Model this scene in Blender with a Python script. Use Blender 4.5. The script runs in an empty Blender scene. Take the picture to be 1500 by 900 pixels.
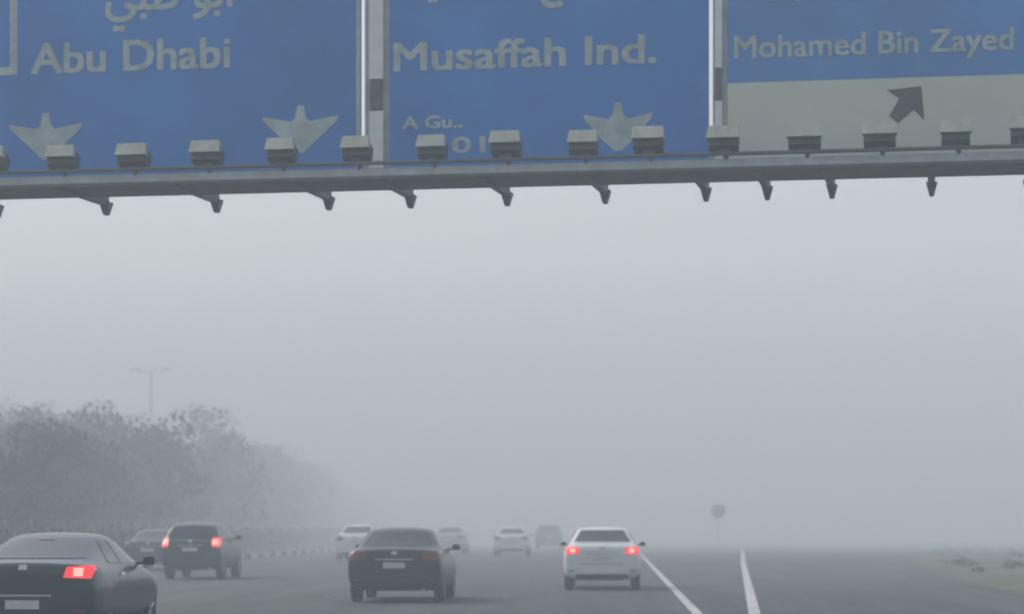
import bpy, bmesh, math, random, time
from mathutils import Vector, Matrix
from mathutils.bvhtree import BVHTree
T0=time.time()
def tick(s): print('TIME',s,round(time.time()-T0,1))
random.seed(7)
S = bpy.context.scene
COL = S.collection

# ---------------------------------------------------------------- materials
def mat(name, col, rough=0.6, metal=0.0, var=0.0, scale=5.0, emit=None, estr=0.0, spec=0.5, coat=0.0, bump=0.0, stretch=(1,1,1), col2=None):
    m = bpy.data.materials.new(name); m.use_nodes = True
    nt = m.node_tree; b = nt.nodes['Principled BSDF']
    b.inputs['Base Color'].default_value = (*col, 1)
    b.inputs['Roughness'].default_value = rough
    b.inputs['Metallic'].default_value = metal
    b.inputs['Specular IOR Level'].default_value = spec
    b.inputs['Coat Weight'].default_value = coat
    if emit:
        b.inputs['Emission Color'].default_value = (*emit, 1)
        b.inputs['Emission Strength'].default_value = estr
    if var > 0 or col2 or bump > 0:
        tc = nt.nodes.new('ShaderNodeTexCoord'); mp = nt.nodes.new('ShaderNodeMapping')
        mp.inputs['Scale'].default_value = stretch
        nz = nt.nodes.new('ShaderNodeTexNoise'); nz.inputs['Scale'].default_value = scale
        nz.inputs['Detail'].default_value = 6; nz.inputs['Roughness'].default_value = 0.65
        rp = nt.nodes.new('ShaderNodeValToRGB')
        a = tuple(max(0, c*(1-var)) for c in col); c2 = col2 if col2 else tuple(min(1, c*(1+var)) for c in col)
        rp.color_ramp.elements[0].position = .35; rp.color_ramp.elements[1].position = .68
        rp.color_ramp.elements[0].color = (*a, 1); rp.color_ramp.elements[1].color = (*c2, 1)
        nt.links.new(tc.outputs['Object'], mp.inputs[0]); nt.links.new(mp.outputs[0], nz.inputs['Vector'])
        nt.links.new(nz.outputs['Fac'], rp.inputs[0]); nt.links.new(rp.outputs[0], b.inputs['Base Color'])
        if bump > 0:
            bp = nt.nodes.new('ShaderNodeBump'); bp.inputs['Strength'].default_value = bump
            bp.inputs['Distance'].default_value = 0.02
            nt.links.new(nz.outputs['Fac'], bp.inputs['Height']); nt.links.new(bp.outputs[0], b.inputs['Normal'])
    return m

M_asph  = mat('asphalt', (.050,.054,.055), .8, var=.35, scale=1.2, stretch=(1,.06,1), col2=(.076,.080,.080), bump=.1)
M_paint = mat('road_paint', (.50,.50,.49), .7, var=.4, scale=3, col2=(.76,.76,.74))
M_worn  = mat('worn_road_paint', (.08,.08,.085), .8, var=.3, scale=6, col2=(.15,.15,.15))
M_sand  = mat('sand_ground', (.07,.075,.040), .95, var=.35, scale=.35, col2=(.15,.145,.085), bump=.3)
M_blue  = mat('sign_blue', (.030,.215,.60), .5, var=.14, scale=.5)
M_blue2 = mat('sign_blue_faded', (.070,.26,.62), .5, var=.12, scale=.5)
M_white = mat('sign_white', (.44,.52,.51), .6, var=.2, scale=4)
M_postw = mat('post_white', (.80,.82,.80), .6, var=.06, scale=4)
M_beige = mat('sign_beige', (.64,.68,.58), .6, var=.06, scale=1)
M_black = mat('sign_black', (.09,.10,.10), .6)
M_galv  = mat('galvanised_steel', (.46,.49,.49), .55, metal=.1, var=.18, scale=3)
M_steel = mat('dark_steel', (.12,.13,.13), .6, metal=.2, var=.2, scale=3)
M_lamph = mat('lamp_body', (.085,.09,.085), .5, var=.15, scale=6)
M_lampt = mat('lamp_edge_sheen', (.50,.51,.43), .6, var=.15, scale=5)  # upper housing edge, sky reflection put into its pale colour
M_glass = mat('car_glass', (.012,.020,.022), .10, spec=.5)
M_rub   = mat('tyre_rubber', (.015,.015,.016), .85, var=.2, scale=8)
M_rim   = mat('wheel_rim', (.45,.46,.47), .35, metal=.8, var=.1, scale=6)
M_trim  = mat('black_trim', (.02,.02,.022), .6)
M_chrome= mat('chrome_trim', (.6,.6,.6), .2, metal=1)
M_plate = mat('number_plate', (.62,.62,.58), .5, var=.1, scale=14)
M_red   = mat('tail_lens', (.18,.03,.03), .3, coat=.3)
M_redl  = mat('tail_lens_lit', (.5,.03,.02), .3, emit=(1,.05,.06), estr=.9)
M_redh  = mat('brake_bulb', (.8,.2,.15), .3, emit=(1,.18,.14), estr=3.0)
M_lens  = mat('head_lens', (.6,.62,.62), .15)
M_bark  = mat('bark', (.06,.05,.04), .9, var=.3, scale=6)
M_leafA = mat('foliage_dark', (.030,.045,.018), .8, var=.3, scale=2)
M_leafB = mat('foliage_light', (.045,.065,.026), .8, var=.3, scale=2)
M_scrub = mat('scrub_dry', (.06,.06,.028), .9, var=.3, scale=2)
M_kerbw = mat('kerb_white', (.6,.6,.57), .8, var=.15, scale=4)
M_kerbb = mat('kerb_black', (.05,.05,.05), .8, var=.15, scale=4)
M_sigb  = mat('sign_back_grey', (.26,.26,.26), .7, var=.1, scale=4)
M_conc  = mat('concrete', (.33,.32,.30), .85, var=.15, scale=2)

# ---------------------------------------------------------------- helpers
def obj(name, verts, faces, mats, parent=None, fm=None, smooth=False):
    me = bpy.data.meshes.new(name); me.from_pydata([tuple(v) for v in verts], [], faces); 
    for m in (mats if isinstance(mats, (list, tuple)) else [mats]): me.materials.append(m)
    if fm: me.polygons.foreach_set('material_index', fm)
    if smooth: me.polygons.foreach_set('use_smooth', [True]*len(me.polygons))
    me.update(); o = bpy.data.objects.new(name, me); COL.objects.link(o)
    if parent: o.parent = parent
    return o
def empty(name, loc=(0,0,0), rz=0):
    e = bpy.data.objects.new(name, None); COL.objects.link(e); e.location = loc; e.rotation_euler = (0,0,rz); return e
def boxv(x0,x1,y0,y1,z0,z1):
    v=[(x0,y0,z0),(x1,y0,z0),(x1,y1,z0),(x0,y1,z0),(x0,y0,z1),(x1,y0,z1),(x1,y1,z1),(x0,y1,z1)]
    f=[(0,3,2,1),(4,5,6,7),(0,1,5,4),(1,2,6,5),(2,3,7,6),(3,0,4,7)]
    return v,f
def box(name,x0,x1,y0,y1,z0,z1,m,parent=None,bevel=0):
    v,f=boxv(x0,x1,y0,y1,z0,z1); o=obj(name,v,f,m,parent)
    if bevel:
        md=o.modifiers.new('b','BEVEL'); md.width=bevel; md.segments=2
    return o
def tube(name,p0,p1,r0,m,parent=None,r1=None,n=14,cap=True):
    r1=r0 if r1 is None else r1
    p0=Vector(p0);p1=Vector(p1);d=(p1-p0).normalized()
    a=d.orthogonal().normalized();b=d.cross(a)
    vs=[];fs=[]
    for p,r in((p0,r0),(p1,r1)):
        for i in range(n):
            t=2*math.pi*i/n; vs.append(p+a*math.cos(t)*r+b*math.sin(t)*r)
    for i in range(n): fs.append((i,(i+1)%n,n+(i+1)%n,n+i))
    if cap: fs.append(tuple(reversed(range(n)))); fs.append(tuple(range(n,2*n)))
    return obj(name,vs,fs,m,parent,smooth=False)
def prism(name, pts, y0, y1, m, parent=None):
    n=len(pts); v=[(x,y0,z) for x,z in pts]+[(x,y1,z) for x,z in pts]
    f=[tuple(range(n)),tuple(reversed(range(n,2*n)))]+[(i,n+i,n+(i+1)%n,(i+1)%n) for i in range(n)]
    return obj(name,v,f,m,parent)

# ---------------------------------------------------------------- cars (built first: few objects to evaluate)
def smooth_mesh(verts,faces,lv=2):
    me=bpy.data.meshes.new('tmp'); me.from_pydata(verts,[],faces); o=bpy.data.objects.new('tmp',me); COL.objects.link(o)
    md=o.modifiers.new('s','SUBSURF'); md.levels=lv; md.render_levels=lv
    bpy.context.view_layer.update(); dg=bpy.context.evaluated_depsgraph_get()
    m2=bpy.data.meshes.new_from_object(o.evaluated_get(dg)); bpy.data.objects.remove(o); return m2
SEDAN=[(0,.40,.74,.62,.86,.62,.93),(.05,.30,.85,.62,.96,.70,1.02),(.12,.25,.88,.62,.99,.72,1.05),(.50,.22,.91,.62,.99,.72,1.075),(.72,.22,.91,.62,.985,.72,1.10),
 (1.30,.20,.915,.62,.975,.60,1.40),(1.55,.20,.915,.62,.97,.61,1.445),(2.1,.20,.915,.62,.96,.62,1.46),(2.65,.20,.915,.62,.95,.60,1.42),(3.45,.20,.91,.60,.93,.70,1.03),(3.6,.20,.91,.60,.92,.70,.99),
 (4.1,.22,.90,.58,.85,.66,.91),(4.45,.26,.84,.55,.76,.58,.80),(4.6,.32,.72,.52,.66,.5,.70)]
COUPE=[(0,.38,.72,.62,.82,.60,.88),(.05,.28,.85,.62,.92,.68,.97),(.12,.24,.89,.62,.95,.70,1.0),(.38,.20,.92,.62,.96,.72,1.03),(.50,.20,.925,.62,.955,.72,1.05),
 (1.45,.18,.92,.60,.94,.58,1.31),(1.75,.18,.915,.60,.93,.60,1.36),(2.2,.18,.91,.60,.92,.61,1.38),(2.6,.18,.91,.60,.91,.59,1.34),(3.4,.18,.91,.58,.89,.70,.97),(3.55,.18,.91,.58,.88,.70,.94),
 (4.1,.20,.90,.56,.82,.66,.87),(4.5,.24,.84,.53,.72,.58,.76),(4.65,.30,.70,.50,.62,.5,.66)]
SUV=[(0,.42,.74,.68,.98,.62,1.08),(.06,.32,.84,.68,1.02,.68,1.12),(.16,.28,.87,.68,1.04,.70,1.20),(.34,.26,.88,.68,1.04,.66,1.50),(.50,.26,.885,.68,1.04,.66,1.60),
 (1.3,.26,.885,.68,1.03,.67,1.66),(2.0,.26,.885,.68,1.02,.67,1.67),(2.5,.26,.885,.68,1.01,.65,1.62),(3.15,.26,.88,.66,1.0,.72,1.12),(3.35,.26,.88,.66,.98,.72,1.06),
 (3.9,.28,.87,.64,.94,.70,1.0),(4.25,.32,.82,.62,.86,.62,.91),(4.4,.38,.72,.58,.76,.55,.80)]
def car(name,kind,x,y,L,W,H,paint,lit=0,rz=0,wr=.32,plate=True,lv=3):
    E=empty(name,(x,y,0),rz); st={'sedan':SEDAN,'coupe':COUPE,'suv':SUV}[kind]
    V=[];F=[]
    for (yy,zb,w_,zm,zbl,wr_,zr) in st:
        cab = zr-zbl>.2
        half=[(0,zb),(w_*.78,zb),(w_*.975,zb+.10),(w_,zm),(w_*.985,(zm+zbl)/2+.03),(w_*.94,zbl),(wr_+(.03 if cab else .02),zr-(.07 if cab else .03)),(wr_*.82,zr-.005),(0,zr+.015)]
        ring=half+[(-a,b) for a,b in reversed(half[1:-1])]
        V+=[(a,yy,b) for a,b in ring]
    n=16
    for i in range(len(st)-1):
        for k in range(n): F.append((i*n+k,i*n+(k+1)%n,(i+1)*n+(k+1)%n,(i+1)*n+k))
    for base,flip in((0,False),((len(st)-1)*n,True)):
        for k in range(0,7):
            if k==0: q=(0,15,1) ;
            else: q=(k,(16-k)%16,(16-k-1)%16,k+1)
            q=tuple(base+t for t in q); F.append(tuple(reversed(q)) if flip else q)
        q=(base+7,base+9,base+8); F.append(tuple(reversed(q)) if flip else q)
    me=smooth_mesh(V,F,lv)
    xs=[v.co.x for v in me.vertices]; ysv=[v.co.y for v in me.vertices]; zs=[v.co.z for v in me.vertices]
    zb0=.20 if kind!='suv' else .27
    mx,my0,my1,mz0,mz1=max(xs),min(ysv),max(ysv),min(zs),max(zs)
    for v_ in me.vertices:
        c=v_.co; c.x*=(W/2)/mx; c.y=(c.y-my0)/(my1-my0)*L; c.z=zb0+(c.z-mz0)/(mz1-mz0)*(H-zb0)
    me.materials.clear(); me.materials.append(paint); me.materials.append(M_trim)
    bm=bmesh.new(); bm.from_mesh(me); bmesh.ops.recalc_face_normals(bm,faces=bm.faces); 
    for fc in bm.faces:
        fc.smooth=True
        if fc.calc_center_median().z<zb0+.07: fc.material_index=1
    bvh=BVHTree.FromBMesh(bm); bm.to_mesh(me); bm.free()
    body=bpy.data.objects.new('body',me); COL.objects.link(body); body.parent=E
    wy=(L*.205,L*.205+L*.60)
    cv=[];cf=[]
    N=24
    for yy in wy:
        for s in(-1,1):
            k=len(cv)
            xa,xb=s*(W/2-.26),s*(W/2+.2)
            for xx in(xa,xb):
                for i in range(N):
                    t=2*math.pi*i/N; cv.append((xx,yy+math.cos(t)*(wr+.055),wr+.01+math.sin(t)*(wr+.055)))
            for i in range(N): cf.append((k+i,k+(i+1)%N,k+N+(i+1)%N,k+N+i))
            cf.append(tuple(k+i for i in reversed(range(N)))); cf.append(tuple(k+N+i for i in range(N)))
    cut=obj('cut',cv,cf,[M_trim]); 
    b2=bmesh.new(); b2.from_mesh(cut.data); bmesh.ops.recalc_face_normals(b2,faces=b2.faces); 
    b2.to_mesh(cut.data); b2.free()
    md=body.modifiers.new('w','BOOLEAN'); md.operation='DIFFERENCE'; md.solver='EXACT'; md.object=cut
    try: md.material_mode='TRANSFER'
    except Exception: pass
    bpy.context.view_layer.update(); dg=bpy.context.evaluated_depsgraph_get()
    m3=bpy.data.meshes.new_from_object(body.evaluated_get(dg)); body.modifiers.clear(); 
    if len(m3.polygons)>200: body.data=m3
    bpy.data.objects.remove(cut)
    def patch(nm,cor,ax,m,off=.006,nu=10,nv=8,thick=0):
        vs=[]
        for j in range(nv+1):
            for i in range(nu+1):
                u=i/nu;t=j/nv
                a=(1-t)*((1-u)*cor[0][0]+u*cor[1][0])+t*((1-u)*cor[3][0]+u*cor[2][0])
                b=(1-t)*((1-u)*cor[0][1]+u*cor[1][1])+t*((1-u)*cor[3][1]+u*cor[2][1])
                if ax=='r': o_,d_=Vector((a,-3,b)),Vector((0,1,0))
                elif ax=='f': o_,d_=Vector((a,L+3,b)),Vector((0,-1,0))
                elif ax=='R': o_,d_=Vector((3,a,b)),Vector((-1,0,0))
                else: o_,d_=Vector((-3,a,b)),Vector((1,0,0))
                h=bvh.ray_cast(o_,d_)
                if h[0] is None: h=bvh.find_nearest(Vector((a,0,b)) if ax=='r' else Vector((a,L,b)) if ax=='f' else Vector((W/2 if ax=='R' else -W/2,a,b)))
                nn=h[1]; 
                if nn.dot(-d_)<0: nn=-nn
                vs.append(h[0]+nn*off)
        fs=[]
        for j in range(nv):
            for i in range(nu):
                k=j*(nu+1)+i; q=(k,k+1,k+nu+2,k+nu+1); fs.append(q if ax in'rR' else tuple(reversed(q)))
        return obj(nm,vs,fs,m,E,smooth=True)
    h=H
    if kind=='sedan': rw=[(-.66,.76*h),(.66,.76*h),(.50,.945*h),(-.50,.945*h)]
    elif kind=='coupe': rw=[(-.66,.765*h),(.66,.765*h),(.50,.945*h),(-.50,.945*h)]
    else: rw=[(-.62,.70*h),(.62,.70*h),(.52,.915*h),(-.52,.915*h)]
    rw=[(a*W/1.83,b) for a,b in rw]
    patch('rear_window',rw,'r',M_glass,.006)
    patch('windscreen',[(-.62,.74*h),(.62,.74*h),(.50,.94*h),(-.50,.94*h)],'f',M_glass,.006)
    zl,zh=.71*h,.93*h
    for ax in'RL':
        if kind=='sedan': ws=[[(1.02,zl),(2.0,zl-.01),(2.0,zh),(1.42,zh-.01)],[(2.07,zl-.01),(3.18,zl-.02),(2.62,zh-.02),(2.07,zh)]]
        elif kind=='coupe': ws=[[(1.15,zl+.02),(1.85,zl),(1.85,zh-.01),(1.55,zh-.02)],[(1.9,zl),(3.1,zl-.02),(2.6,zh-.03),(1.9,zh-.01)]]
        else: ws=[[(.45,zl),(1.05,zl),(1.05,zh),(.62,zh)],[(1.12,zl),(1.95,zl-.01),(1.95,zh),(1.12,zh)],[(2.02,zl-.01),(2.95,zl-.01),(2.55,zh-.01),(2.02,zh)]]
        for q in ws: patch('side_window',q,ax,M_glass,.006)
        zz=.60*h
        for dy in((1.35,2.25) if kind!='coupe' else (1.55,)):
            patch('door_handle',[(dy,zz),(dy+.2,zz),(dy+.2,zz+.03),(dy,zz+.03)],ax,M_chrome,.03,4,2)
        for dy in((2.03,3.05) if kind!='suv' else(1.98,2.9)):
            patch('door_seam',[(dy,.24*h),(dy+.012,.24*h),(dy+.012,.69*h),(dy,.69*h)],ax,M_trim,.003,1,12)
        patch('sill_trim',[(L*.3,zb0+.03),(L*.7,zb0+.03),(L*.7,zb0+.09),(L*.3,zb0+.09)],ax,M_trim,.008,12,2)
    lens=M_redl if lit else M_red
    for s in(-1,1):
        sc_=W/1.83
        if kind=='sedan': q=[(.50,.585*h),(.82,.555*h),(.855,.685*h),(.56,.68*h)]
        elif kind=='coupe': q=[(.50,.60*h),(.83,.59*h),(.86,.70*h),(.54,.69*h)]
        else: q=[(.66,.56*h),(.86,.56*h),(.84,.72*h),(.67,.72*h)]
        q=[(s*a*sc_,b) for a,b in q]
        if s<0: q=[q[1],q[0],q[3],q[2]]
        patch('tail_lamp',q,'r',lens,.014)
        if lit:
            cx=sum(a for a,b in q)/4; cz=sum(b for a,b in q)/4; r=.045*lit
            patch('tail_bulb',[(cx-r*1.3,cz-r),(cx+r*1.3,cz-r),(cx+r*1.3,cz+r),(cx-r*1.3,cz+r)],'r',M_redh,.02,4,4)
        patch('reflector',[(s*.70-.07,.30*h),(s*.70+.07,.30*h),(s*.70+.07,.32*h),(s*.70-.07,.32*h)],'r',M_red,.01,3,1)
        q=[(s*.50,.47*h),(s*.80,.49*h),(s*.80,.56*h),(s*.50,.54*h)]
        if s<0: q=[q[1],q[0],q[3],q[2]]
        patch('head_lamp',q,'f',M_lens,.012)
        my=L*.655; mz=.68*h
        box('mirror',min(s*(W/2-.03),s*(W/2+.13)),max(s*(W/2-.03),s*(W/2+.13)),my,my+.1,mz,mz+.12,paint,E,bevel=.035)
        tube('mirror_arm',(s*(W/2-.12),my+.07,mz+.02),(s*(W/2+.0),my+.05,mz+.03),.02,M_trim,E)
        box('mirror_glass',min(s*(W/2-.01),s*(W/2+.11)),max(s*(W/2-.01),s*(W/2+.11)),my-.006,my-.001,mz+.02,mz+.10,M_glass,E)
    pz=.50*h if kind!='coupe' else .36*h
    if kind=='suv': pz=.52*h
    patch('plate_recess',[(-.32,pz-.075),(.32,pz-.075),(.32,pz+.085),(-.32,pz+.085)],'r',M_trim if kind!='sedan' else paint,.004,6,3)
    if plate: patch('number_plate',[(-.21,pz-.055),(.21,pz-.055),(.21,pz+.055),(-.21,pz+.055)],'r',M_plate,.014,6,2)
    patch('plate_garnish',[(-.36,pz+.10),(.36,pz+.10),(.36,pz+.125),(-.36,pz+.125)],'r',M_chrome,.012,6,1)
    patch('boot_seam',[(-.50,.41*h),(.50,.41*h),(.50,.418*h),(-.50,.418*h)],'r',M_trim,.003,12,1)
    patch('bumper_insert',[(-.62,zb0+.05),(.62,zb0+.05),(.58,zb0+.17),(-.58,zb0+.17)],'r',M_trim,.008,12,3)
    patch('brake_lamp_high',[(-.10,.925*h),(.10,.925*h),(.10,.935*h),(-.10,.935*h)],'r',M_red,.012,4,1)
    bz=.665*h if kind=='coupe' else .64*h
    patch('badge',[(-.06,bz),(.06,bz),(.045,bz+.06),(-.045,bz+.06)],'r',M_chrome,.012,2,2)
    patch('grille',[(-.36,.36*h),(.36,.36*h),(.38,.50*h),(-.38,.50*h)],'f',M_trim,.01)
    for s in((-1,1) if kind=='coupe' else (1,)):
        tube('exhaust',(s*.55,-.01,zb0+.04),(s*.55,.35,zb0+.04),.04,M_chrome,E)
    for yy in wy:
        for s in(-1,1):
            xo=s*(W/2-.03); xi=s*(W/2-.23)
            pr=[(xi,wr-.03),(xi+s*.02,wr),(xo-s*.03,wr),(xo,wr-.03),(xo-s*.005,wr*.68),(xo-s*.03,wr*.66)]
            vs=[];fs=[];NN=28
            for px,r in pr:
                for i in range(NN):
                    t=2*math.pi*i/NN; vs.append((px,yy+math.cos(t)*r,wr+math.sin(t)*r))
            for j in range(len(pr)-1):
                for i in range(NN): fs.append((j*NN+i,j*NN+(i+1)%NN,(j+1)*NN+(i+1)%NN,(j+1)*NN+i))
            fs.append(tuple(range(NN)))
            obj('tyre',vs,fs,M_rub,E,smooth=False)
            tube('wheel_dark',(xi+s*.05,yy,wr),(xo-s*.06,yy,wr),wr*.66,M_trim,E,n=24)
            tube('rim_ring',(xo-s*.05,yy,wr),(xo-s*.012,yy,wr),wr*.67,M_rim,E,n=28,cap=False)
            tube('hub',(xo-s*.055,yy,wr),(xo-s*.012,yy,wr),wr*.17,M_rim,E,n=14)
            for k in range(5):
                t=2*math.pi*k/5+.3; c_,s_=math.cos(t),math.sin(t)
                tube('spoke',(xo-s*.035,yy+c_*wr*.1,wr+s_*wr*.1),(xo-s*.03,yy+c_*wr*.66,wr+s_*wr*.66),.028,M_rim,E,n=6)
    return E
P_blk =mat('paint_black',(.009,.017,.018),.35,coat=.25,spec=.4,var=.1,scale=3)
P_teal=mat('paint_dark_teal',(.004,.026,.030),.28,coat=.4,spec=.4,var=.1,scale=3)
P_wht =mat('paint_white',(.74,.75,.73),.3,coat=.5,var=.03,scale=3)
P_sil =mat('paint_silver',(.42,.43,.43),.35,metal=.5,coat=.4,var=.05,scale=3)
P_gry =mat('paint_grey',(.04,.045,.05),.35,metal=.3,coat=.3,var=.05,scale=3)
car('coupe_car','coupe',-7.24,29.8,4.65,1.84,1.38,P_teal,lit=1,wr=.335)
car('sedan_car','sedan',-4.17,46.4,4.7,1.86,1.44,P_blk,lit=0)
car('sedan_car','sedan',-.28,56.0,4.6,1.80,1.45,P_wht,lit=1)
car('suv_car','suv',-11.6,66.8,4.4,1.68,1.60,P_blk,lit=1.5,wr=.36)
car('sedan_car','sedan',-11.0,104,4.6,1.8,1.55,P_wht,lv=2)
car('sedan_car','sedan',-8.8,130,4.6,1.8,1.47,P_sil,lv=2)
car('sedan_car','sedan',-5.1,121,4.6,1.8,1.45,P_wht,lv=2)
car('suv_car','suv',-4.1,153,4.4,1.76,1.6,P_gry,lv=2)
car('sedan_car','sedan',-15.3,80,4.4,1.66,1.38,P_gry,lv=2)
tick('cars')

# ---------------------------------------------------------------- camera
cam = bpy.data.cameras.new('camera'); co = bpy.data.objects.new('camera', cam); COL.objects.link(co)
cam.sensor_width=36; cam.lens=86.4; cam.shift_y=0.2147; cam.clip_end=6000; cam.clip_start=.1
cam.dof.use_dof=True; cam.dof.focus_distance=20; cam.dof.aperture_fstop=2.5
co.location=(0,0,1.45); co.rotation_euler=(math.radians(90),0,math.radians(2.386)); S.camera=co

# ---------------------------------------------------------------- gantry
AL=math.radians(-7.6); GL=(-1.42,34,0)
G=empty('sign_gantry',GL,AL)
dz=.10
box('walkway_channel',-17,15,0,.05,6.26+dz,6.37+dz,M_galv,G)
box('walkway_deck',-17,15,.052,1.35,6.24+dz,6.28+dz,M_steel,G)
box('walkway_lip',-17,15,-.012,.052,6.215+dz,6.258+dz,M_steel,G)
tube('conduit',(-17,-.05,6.43+dz),(15,-.05,6.43+dz),.028,M_steel,G)
for x in(-6.65,-4.91,-3.17,-1.92,-.46,1.0,2.48,3.37,4.30,5.72,7.08,-8.4,-10.2,9,11):
    n=.05
    P=[(.055,6.33),(2.2,6.42),(2.2,6.26),(1.8,6.25),(.055,6.22)]
    P=[(a,b+dz-.03) for a,b in P]
    v=[(x-n,a,b) for a,b in P]+[(x+n,a,b) for a,b in P]
    obj('bracket',v,[(0,1,2,3,4),(9,8,7,6,5)]+[(i,5+i,5+(i+1)%5,(i+1)%5) for i in range(5)],M_steel,G)
    v=[(x-.08,2.1,6.38),(x+.08,2.1,6.38),(x+.08,2.32,6.38),(x-.08,2.32,6.38),(x-.03,2.15,6.19),(x+.03,2.15,6.19),(x+.03,2.28,6.19),(x-.03,2.28,6.19)]
    obj('bracket_foot',v,[(0,1,2,3),(7,6,5,4),(0,4,5,1),(1,5,6,2),(2,6,7,3),(3,7,4,0)],M_steel,G)
for z in(6.9,9.9):
    for y in(1.95,3.2): box('truss_chord',-17,15,y,y+.16,z,z+.16,M_galv,G)
for i in range(22):
    x=-17+i*1.52; box('truss_upright',x,x+.08,1.96,2.08,7.065,9.895,M_galv,G)
for x in(-17,15):
    for y in(1.9,3.1): box('column',x-.15,x+.15,y,y+.3,0,10.2,M_galv,G)
    box('column_footing',x-.6,x+.6,1.5,3.9,0,.5,M_conc,G)
LX=[-6.54,-5.48,-4.39,-3.30,-2.21,-1.13,-.09,1.0,1.9,2.93,4.03,5.04,6.05,6.97,-7.6,-8.7,8.0]
for x in LX:
    w2=random.uniform(.205,.24); tz=random.uniform(-.02,.02)+.05
    Pd=[(-.10,6.60),(.14,6.50),(.26,6.72),(.02,6.80)]; Pd=[(a,b+tz) for a,b in Pd]
    v=[(x-w2*.9,a,b) for a,b in Pd]+[(x+w2*.9,a,b) for a,b in Pd]
    obj('floodlight_body',v,[(0,1,2,3),(7,6,5,4)]+[(i,4+i,4+(i+1)%4,(i+1)%4) for i in range(4)],M_lamph,G)
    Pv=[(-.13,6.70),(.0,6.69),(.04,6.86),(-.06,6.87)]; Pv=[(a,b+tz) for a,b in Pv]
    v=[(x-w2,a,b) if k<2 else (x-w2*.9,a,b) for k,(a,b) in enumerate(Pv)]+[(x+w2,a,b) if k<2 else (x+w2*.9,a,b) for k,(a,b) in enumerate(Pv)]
    obj('floodlight_edge_sheen',v,[(0,1,2,3),(7,6,5,4)]+[(i,4+i,4+(i+1)%4,(i+1)%4) for i in range(4)],M_lampt,G)  # light-grey upper half, painted to look like sky reflected in the housing
    box('floodlight_yoke',x-.09,x+.09,.0,.06,6.53,6.62,M_steel,G); tube('floodlight_stem',(x+.04,.03,6.45),(x+.04,.03,6.54),.035,M_steel,G)

# ---------------------------------------------------------------- signs
def rawtext(t,bold):
    c=bpy.data.curves.new('t','FONT'); c.body=t; c.size=1; c.offset=bold; c.resolution_u=3
    o=bpy.data.objects.new('t',c); COL.objects.link(o); bpy.context.view_layer.update()
    dg=bpy.context.evaluated_depsgraph_get(); me=bpy.data.meshes.new_from_object(o.evaluated_get(dg)); bpy.data.objects.remove(o); return me
_H=rawtext('H',0); CH=max(v.co.y for v in _H.vertices)-min(v.co.y for v in _H.vertices)
def textobj(s,x0,width,z,cap,m,parent,y,bold=.016):
    me=rawtext(s,0)
    mnx=min(v.co.x for v in me.vertices); mxx=max(v.co.x for v in me.vertices)
    sx=(width-2*bold)/(mxx-mnx); sy=cap/CH
    for k,(dx,dzz) in enumerate(((0,0),(bold,bold*.6),(-bold,-bold*.6),(bold,-bold*.6),(-bold,bold*.6))):
        m2=me.copy()
        for v_ in m2.vertices: v_.co=Vector((x0+bold+(v_.co.x-mnx)*sx+dx, y-k*.0012, z+v_.co.y*sy+dzz))
        m2.materials.clear(); m2.materials.append(m)
        o=bpy.data.objects.new('lettering',m2); COL.objects.link(o); o.parent=parent
YS=1.6
def panel(nm,x0,x1,z0,z1,m,parent,y=YS):
    box('panel',x0,x1,y,y+.05,z0,z1,m,parent)
def darrow(cx,zt,parent,s=1.0,w=.58):
    P=[(-.05,0),(-.08,-.18),(-.14,-.24),(-w,-.16),(-w*.96,-.24),(-.32,-.45),(-.05,-.70),(.05,-.70),(.32,-.45),(w*.96,-.24),(w,-.16),(.14,-.24),(.08,-.18),(.05,0)]
    prism('down_arrow',[(cx+a*s,zt+b*s) for a,b in P],YS-.008,YS-.001,M_white,parent)
sa=empty('direction_sign',GL,AL); panel('p',-10.4,-2.53,6.45,10.6,M_blue,sa)
box('border',-2.60,-2.54,YS-.004,YS-.0005,6.5,10.5,M_white,sa)
textobj('Abu Dhabi',-7.62,3.11,8.26,.44,M_white,sa,YS-.006)
textobj('\uFEF2\uFE92\uFEC7 \uFEEE\uFE91\uFE83',-6.45,2.0,9.16,.5,M_white,sa,YS-.006)
for a in((-9.1,-7.83,8.25,8.37),(-9.1,-7.83,9.7,9.82),(-9.1,-8.98,8.371,9.699),(-7.95,-7.83,8.371,9.699)):
    box('route_shield',a[0],a[1],YS-.006,YS-.0005,a[2],a[3],M_white,sa)
darrow(-7.38,7.66,sa); darrow(-3.44,7.66,sa)
sb=empty('direction_sign',GL,AL); panel('p',-2.10,2.58,6.45,10.6,M_blue,sb)
textobj('Musaffah Ind.',-2.04,3.87,8.12,.40,M_white,sb,YS-.006)
textobj('\uFE94\uFEF4\uFECB\uFE8E\uFEE8\uFEBC\uFEDF\uFE8D \uFEA2\uFED4\uFEBC\uFEE3',-1.8,3.3,9.25,.5,M_white,sb,YS-.006)
textobj('A Gu..',-1.91,.9,7.27,.17,M_white,sb,YS-.006,.01); textobj('01',-1.17,.5,6.90,.22,M_white,sb,YS-.006,.012)
darrow(1.27,7.56,sb,w=.5)
sc=empty('direction_sign',GL,AL); panel('p',2.85,9.5,7.79,10.6,M_blue2,sc); box('exit_panel',2.85,9.5,YS,YS+.05,6.45,7.788,M_beige,sc)
textobj('Mohamed Bin Zayed',2.94,3.92,8.14,.31,M_white,sc,YS-.006,.010)
textobj('\uFEAA\uFEF3\uFE8D\uFEAF \uFEE6\uFE91 \uFEAA\uFEE4\uFEA4\uFEE3',3.1,3.6,9.10,.5,M_white,sc,YS-.006)
R=math.radians(-40)
A=[(0,.34),(.34,.0),(.13,.02),(.08,-.26),(-.08,-.26),(-.13,.02),(-.34,.0)]
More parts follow.
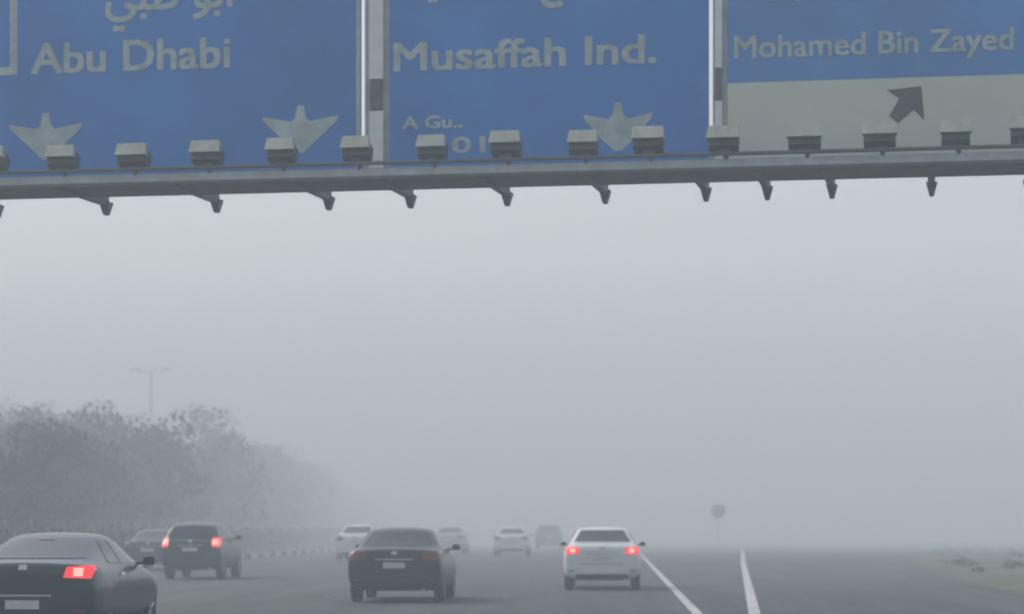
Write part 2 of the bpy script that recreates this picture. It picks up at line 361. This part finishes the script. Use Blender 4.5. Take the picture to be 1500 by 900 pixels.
prism('exit_arrow',[(5.36+a*math.cos(R)-b*math.sin(R),7.40+a*math.sin(R)+b*math.cos(R)) for a,b in A],YS-.008,YS-.001,M_black,sc)
for x,wd in((-2.30,.19),(2.72,.09)):
    box('sign_post',x-wd,x+wd,YS+.09,YS+.19,6.60,10.8,M_galv,G)
    for (z0,z1) in((6.62,7.55),(8.02,9.9)): box('sign_post_face',x-wd*.6,x+wd*.5,YS+.03,YS+.088,z0,z1,M_postw,G)
    box('sign_post_clamp',x-wd*.5,x+wd*.4,YS+.02,YS+.088,7.56,8.01,M_steel,G)
tick('signs')

# ---------------------------------------------------------------- world & sun
SE, SR = math.radians(42), math.radians(-60)
w=bpy.data.worlds.new('World'); S.world=w; w.use_nodes=True; nt=w.node_tree
bg=nt.nodes['Background']; sk=nt.nodes.new('ShaderNodeTexSky'); sk.sky_type='NISHITA'; sk.sun_disc=False
sk.sun_elevation=SE; sk.sun_rotation=SR; sk.dust_density=3; sk.air_density=1.3
hs=nt.nodes.new('ShaderNodeHueSaturation'); hs.inputs['Saturation'].default_value=.6
nt.links.new(sk.outputs[0],hs.inputs['Color']); nt.links.new(hs.outputs[0],bg.inputs[0]); bg.inputs[1].default_value=.14
sl=bpy.data.lights.new('sun','SUN'); sl.energy=1.4; sl.angle=math.radians(25); sl.color=(1,.98,.95)
so=bpy.data.objects.new('sun',sl); COL.objects.link(so)
d=Vector((math.sin(SR)*math.cos(SE), math.cos(SR)*math.cos(SE), math.sin(SE)))
so.rotation_euler=d.to_track_quat('Z','Y').to_euler()
S.view_settings.view_transform='Standard'; S.view_settings.look='None'; S.view_settings.exposure=0

# ---------------------------------------------------------------- fog volumes
# scattering plus an added emission glow standing in for light scattered many times
def fog(x0,x1,y0,y1,z0,z1,dens,col,glow):
    m=bpy.data.materials.new('fog'); m.use_nodes=True; n=m.node_tree; n.nodes.clear()
    o=n.nodes.new('ShaderNodeOutputMaterial'); vs=n.nodes.new('ShaderNodeVolumeScatter')
    vs.inputs['Color'].default_value=(*col,1); vs.inputs['Density'].default_value=dens; vs.inputs['Anisotropy'].default_value=.1
    em=n.nodes.new('ShaderNodeEmission'); em.inputs[0].default_value=(*glow,1); em.inputs[1].default_value=dens
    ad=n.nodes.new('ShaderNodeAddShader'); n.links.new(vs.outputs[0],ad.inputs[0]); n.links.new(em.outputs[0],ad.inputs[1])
    n.links.new(ad.outputs[0],o.inputs['Volume'])
    return box('fog',x0,x1,y0,y1,z0,z1,m)
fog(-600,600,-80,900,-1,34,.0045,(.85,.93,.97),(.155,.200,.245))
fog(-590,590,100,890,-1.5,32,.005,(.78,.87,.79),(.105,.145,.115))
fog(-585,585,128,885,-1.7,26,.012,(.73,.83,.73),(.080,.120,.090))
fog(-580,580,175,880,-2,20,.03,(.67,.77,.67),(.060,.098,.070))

# ---------------------------------------------------------------- ground & road
obj('ground',[(-3000,-3000,0),(3000,-3000,0),(3000,3000,0),(-3000,3000,0)],[(0,1,2,3)],M_sand)
ys=[-60,-20,0,20,40,60,80,108,140,180,240,320,420,600]
def xr(y): 
    return 6.0 if y<10 else 6.0+ (y-10)*.062+ (max(0,y-60)**2)*.00035
v=[];f=[]
for y in ys: v+= [(-16.6,y,.004),(xr(y),y,.004)]
for i in range(len(ys)-1): f.append((2*i,2*i+1,2*i+3,2*i+2))
obj('road',v,f,M_asph)
v=[];f=[];fmm=[]
def strip(pts,w,mi=0):
    for (xa,ya),(xb,yb) in zip(pts[:-1],pts[1:]):
        n=len(v); v.extend([(xa-w/2,ya,.008),(xa+w/2,ya,.008),(xb+w/2,yb,.008),(xb-w/2,yb,.008)]); f.append((n,n+1,n+2,n+3)); fmm.append(mi)
strip([(1.38,-50),(1.38,60),(1.38,400)],.17)
strip([(1.7,30),(2.32,40.8),(5.14,98.5),(7.3,140),(14.5,290)],.2)
for x in(-2.27,-5.92,-9.57,-13.2):
    for yy in range(-46,330,12):
        strip([(x,yy),(x,yy+3)],.12,1)
strip([(-16.0,-50),(-16.0,400)],.15,1)
obj('road_markings',v,f,[M_paint,M_worn],fm=fmm)
v=[];f=[];fm=[]
for i in range(0,300):
    y0=20+i*1.0
    a,b=boxv(-16.9,-16.6,y0,y0+.985,0,.20); n=len(v); v+=a; f+=[tuple(n+k for k in q) for q in b]; fm+=[0 if i%4<2 else 1]*6
obj('kerb',v,f,[M_kerbw,M_kerbb],fm=fm)

# ---------------------------------------------------------------- foliage
rnd=random.random; U=random.uniform; ga=random.gauss
def leafmass(V,F,FMt,c,r,n,size):
    for _ in range(n):
        px,py,pz=ga(0,1),ga(0,1),ga(0,1); l=math.sqrt(px*px+py*py+pz*pz)+1e-6
        k=(U(.3,1) if rnd()<.3 else U(.7,1.05))/l; px*=k;py*=k;pz*=k
        qx,qy,qz=c[0]+px*r[0],c[1]+py*r[1],c[2]+pz*r[2]
        s=size*U(.6,1.4)
        ax,ay,az=ga(0,1),ga(0,1),ga(0,1); l=s/math.sqrt(ax*ax+ay*ay+az*az+1e-9); ax*=l;ay*=l;az*=l
        bx,by,bz=ay,-ax,0.0; l=math.sqrt(bx*bx+by*by)+1e-9; l=s*.5/l; bx*=l;by*=l; bz=U(-.3,.3)*s
        n0=len(V)
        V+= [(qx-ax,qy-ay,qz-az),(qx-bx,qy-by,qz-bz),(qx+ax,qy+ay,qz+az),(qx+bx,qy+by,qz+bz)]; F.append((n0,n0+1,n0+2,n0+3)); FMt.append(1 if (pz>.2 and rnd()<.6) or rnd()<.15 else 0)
def limb(V,F,FMt,p0,p1,r0,r1,n=6):
    p0=Vector(p0);p1=Vector(p1);d=(p1-p0).normalized();a=d.orthogonal().normalized();b=d.cross(a);k=len(V)
    for p,r in((p0,r0),(p1,r1)):
        for i in range(n):
            t=2*math.pi*i/n; V.append(tuple(p+a*math.cos(t)*r+b*math.sin(t)*r))
    for i in range(n): F.append((k+i,k+(i+1)%n,k+n+(i+1)%n,k+n+i)); FMt.append(2)
V=[];F=[];T=[]
def tree(x,y,h):
    th=h*.30; limb(V,F,T,(x,y,0),(x+U(-.2,.2),y,th),.2,.13)
    for k in range(int(13+h)):
        an=U(0,6.28); rr=U(.1,1)*h*.36; zz=th+U(0,.92)*(h-th)
        rr*=1-.6*max(0,(zz-th)/(h-th)-.4)
        c=(x+math.cos(an)*rr,y+math.sin(an)*rr,zz)
        limb(V,F,T,(x,y,th*.8+.1*(zz-th)),c,.08,.03,4)
        s=h*.15*U(.7,1.2); leafmass(V,F,T,c,(s,s,s*.75),120,.17)
yy=80
while yy<230:
    hh=4.6+ (yy-84)*.055 if yy<145 else 8.0-(yy-145)*.045
    tree(-24.5+U(-1,1),yy,hh*U(.85,1.08))
    tree(-30+U(-1.5,1.5),yy+2+U(-1,1),hh*U(.9,1.15))
    tree(-36+U(-1.5,1.5),yy+1+U(-1,1),hh*U(.9,1.15))
    yy+=U(4.0,5.5)
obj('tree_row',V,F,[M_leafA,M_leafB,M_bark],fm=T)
V=[];F=[];T=[]
yy=50
while yy<230:
    leafmass(V,F,T,(-20.2+U(-.2,.2),yy,.65),(.9,.9,.75*U(.8,1.3)),120,.12); yy+=.95
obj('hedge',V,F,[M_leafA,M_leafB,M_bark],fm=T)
V=[];F=[];T=[]
yy=76
while yy<215:
    s=U(1.1,1.7); leafmass(V,F,T,(-26.5+U(-1.2,1.2),yy,s*.8),(s,s,s*1.1),260,.16); yy+=1.5
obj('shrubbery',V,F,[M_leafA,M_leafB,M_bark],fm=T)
V=[];F=[];T=[]
for k in range(160):
    y=U(75,230); x=xr(y)+1.0+U(0,18)
    s=U(.12,.35); leafmass(V,F,T,(x,y,s*.3),(s*1.8,s*1.8,s*.5),50,.07)
obj('roadside_scrub',V,F,[M_scrub,M_scrub,M_bark],fm=T)

# ---------------------------------------------------------------- street lamp / gore sign
def street_lamp(x,y,h):
    e=empty('street_lamp',(x,y,0))
    tube('base',(0,0,0),(0,0,.5),.2,M_galv,e); tube('pole',(0,0,.5),(0,0,h),.16,M_galv,e,r1=.10)
    for s in(-1,1):
        tube('arm',(0,0,h-.1),(s*.9,0,h+.15),.045,M_galv,e); box('luminaire',min(s*.8,s*1.4),max(s*.8,s*1.4),-.16,.16,h+.1,h+.25,M_steel,e,bevel=.04)
street_lamp(-31.5,166,12.0)
e=empty('traffic_sign',(6.3,150,0)); tube('post',(0,0,0),(0,0,2.8),.04,M_galv,e)
tube('sign_disc',(0,-.05,2.4),(0,-.08,2.4),.46,M_galv,e,n=32); tube('sign_face',(0,-.081,2.4),(0,-.09,2.4),.42,M_sigb,e,n=32)
tick('all')
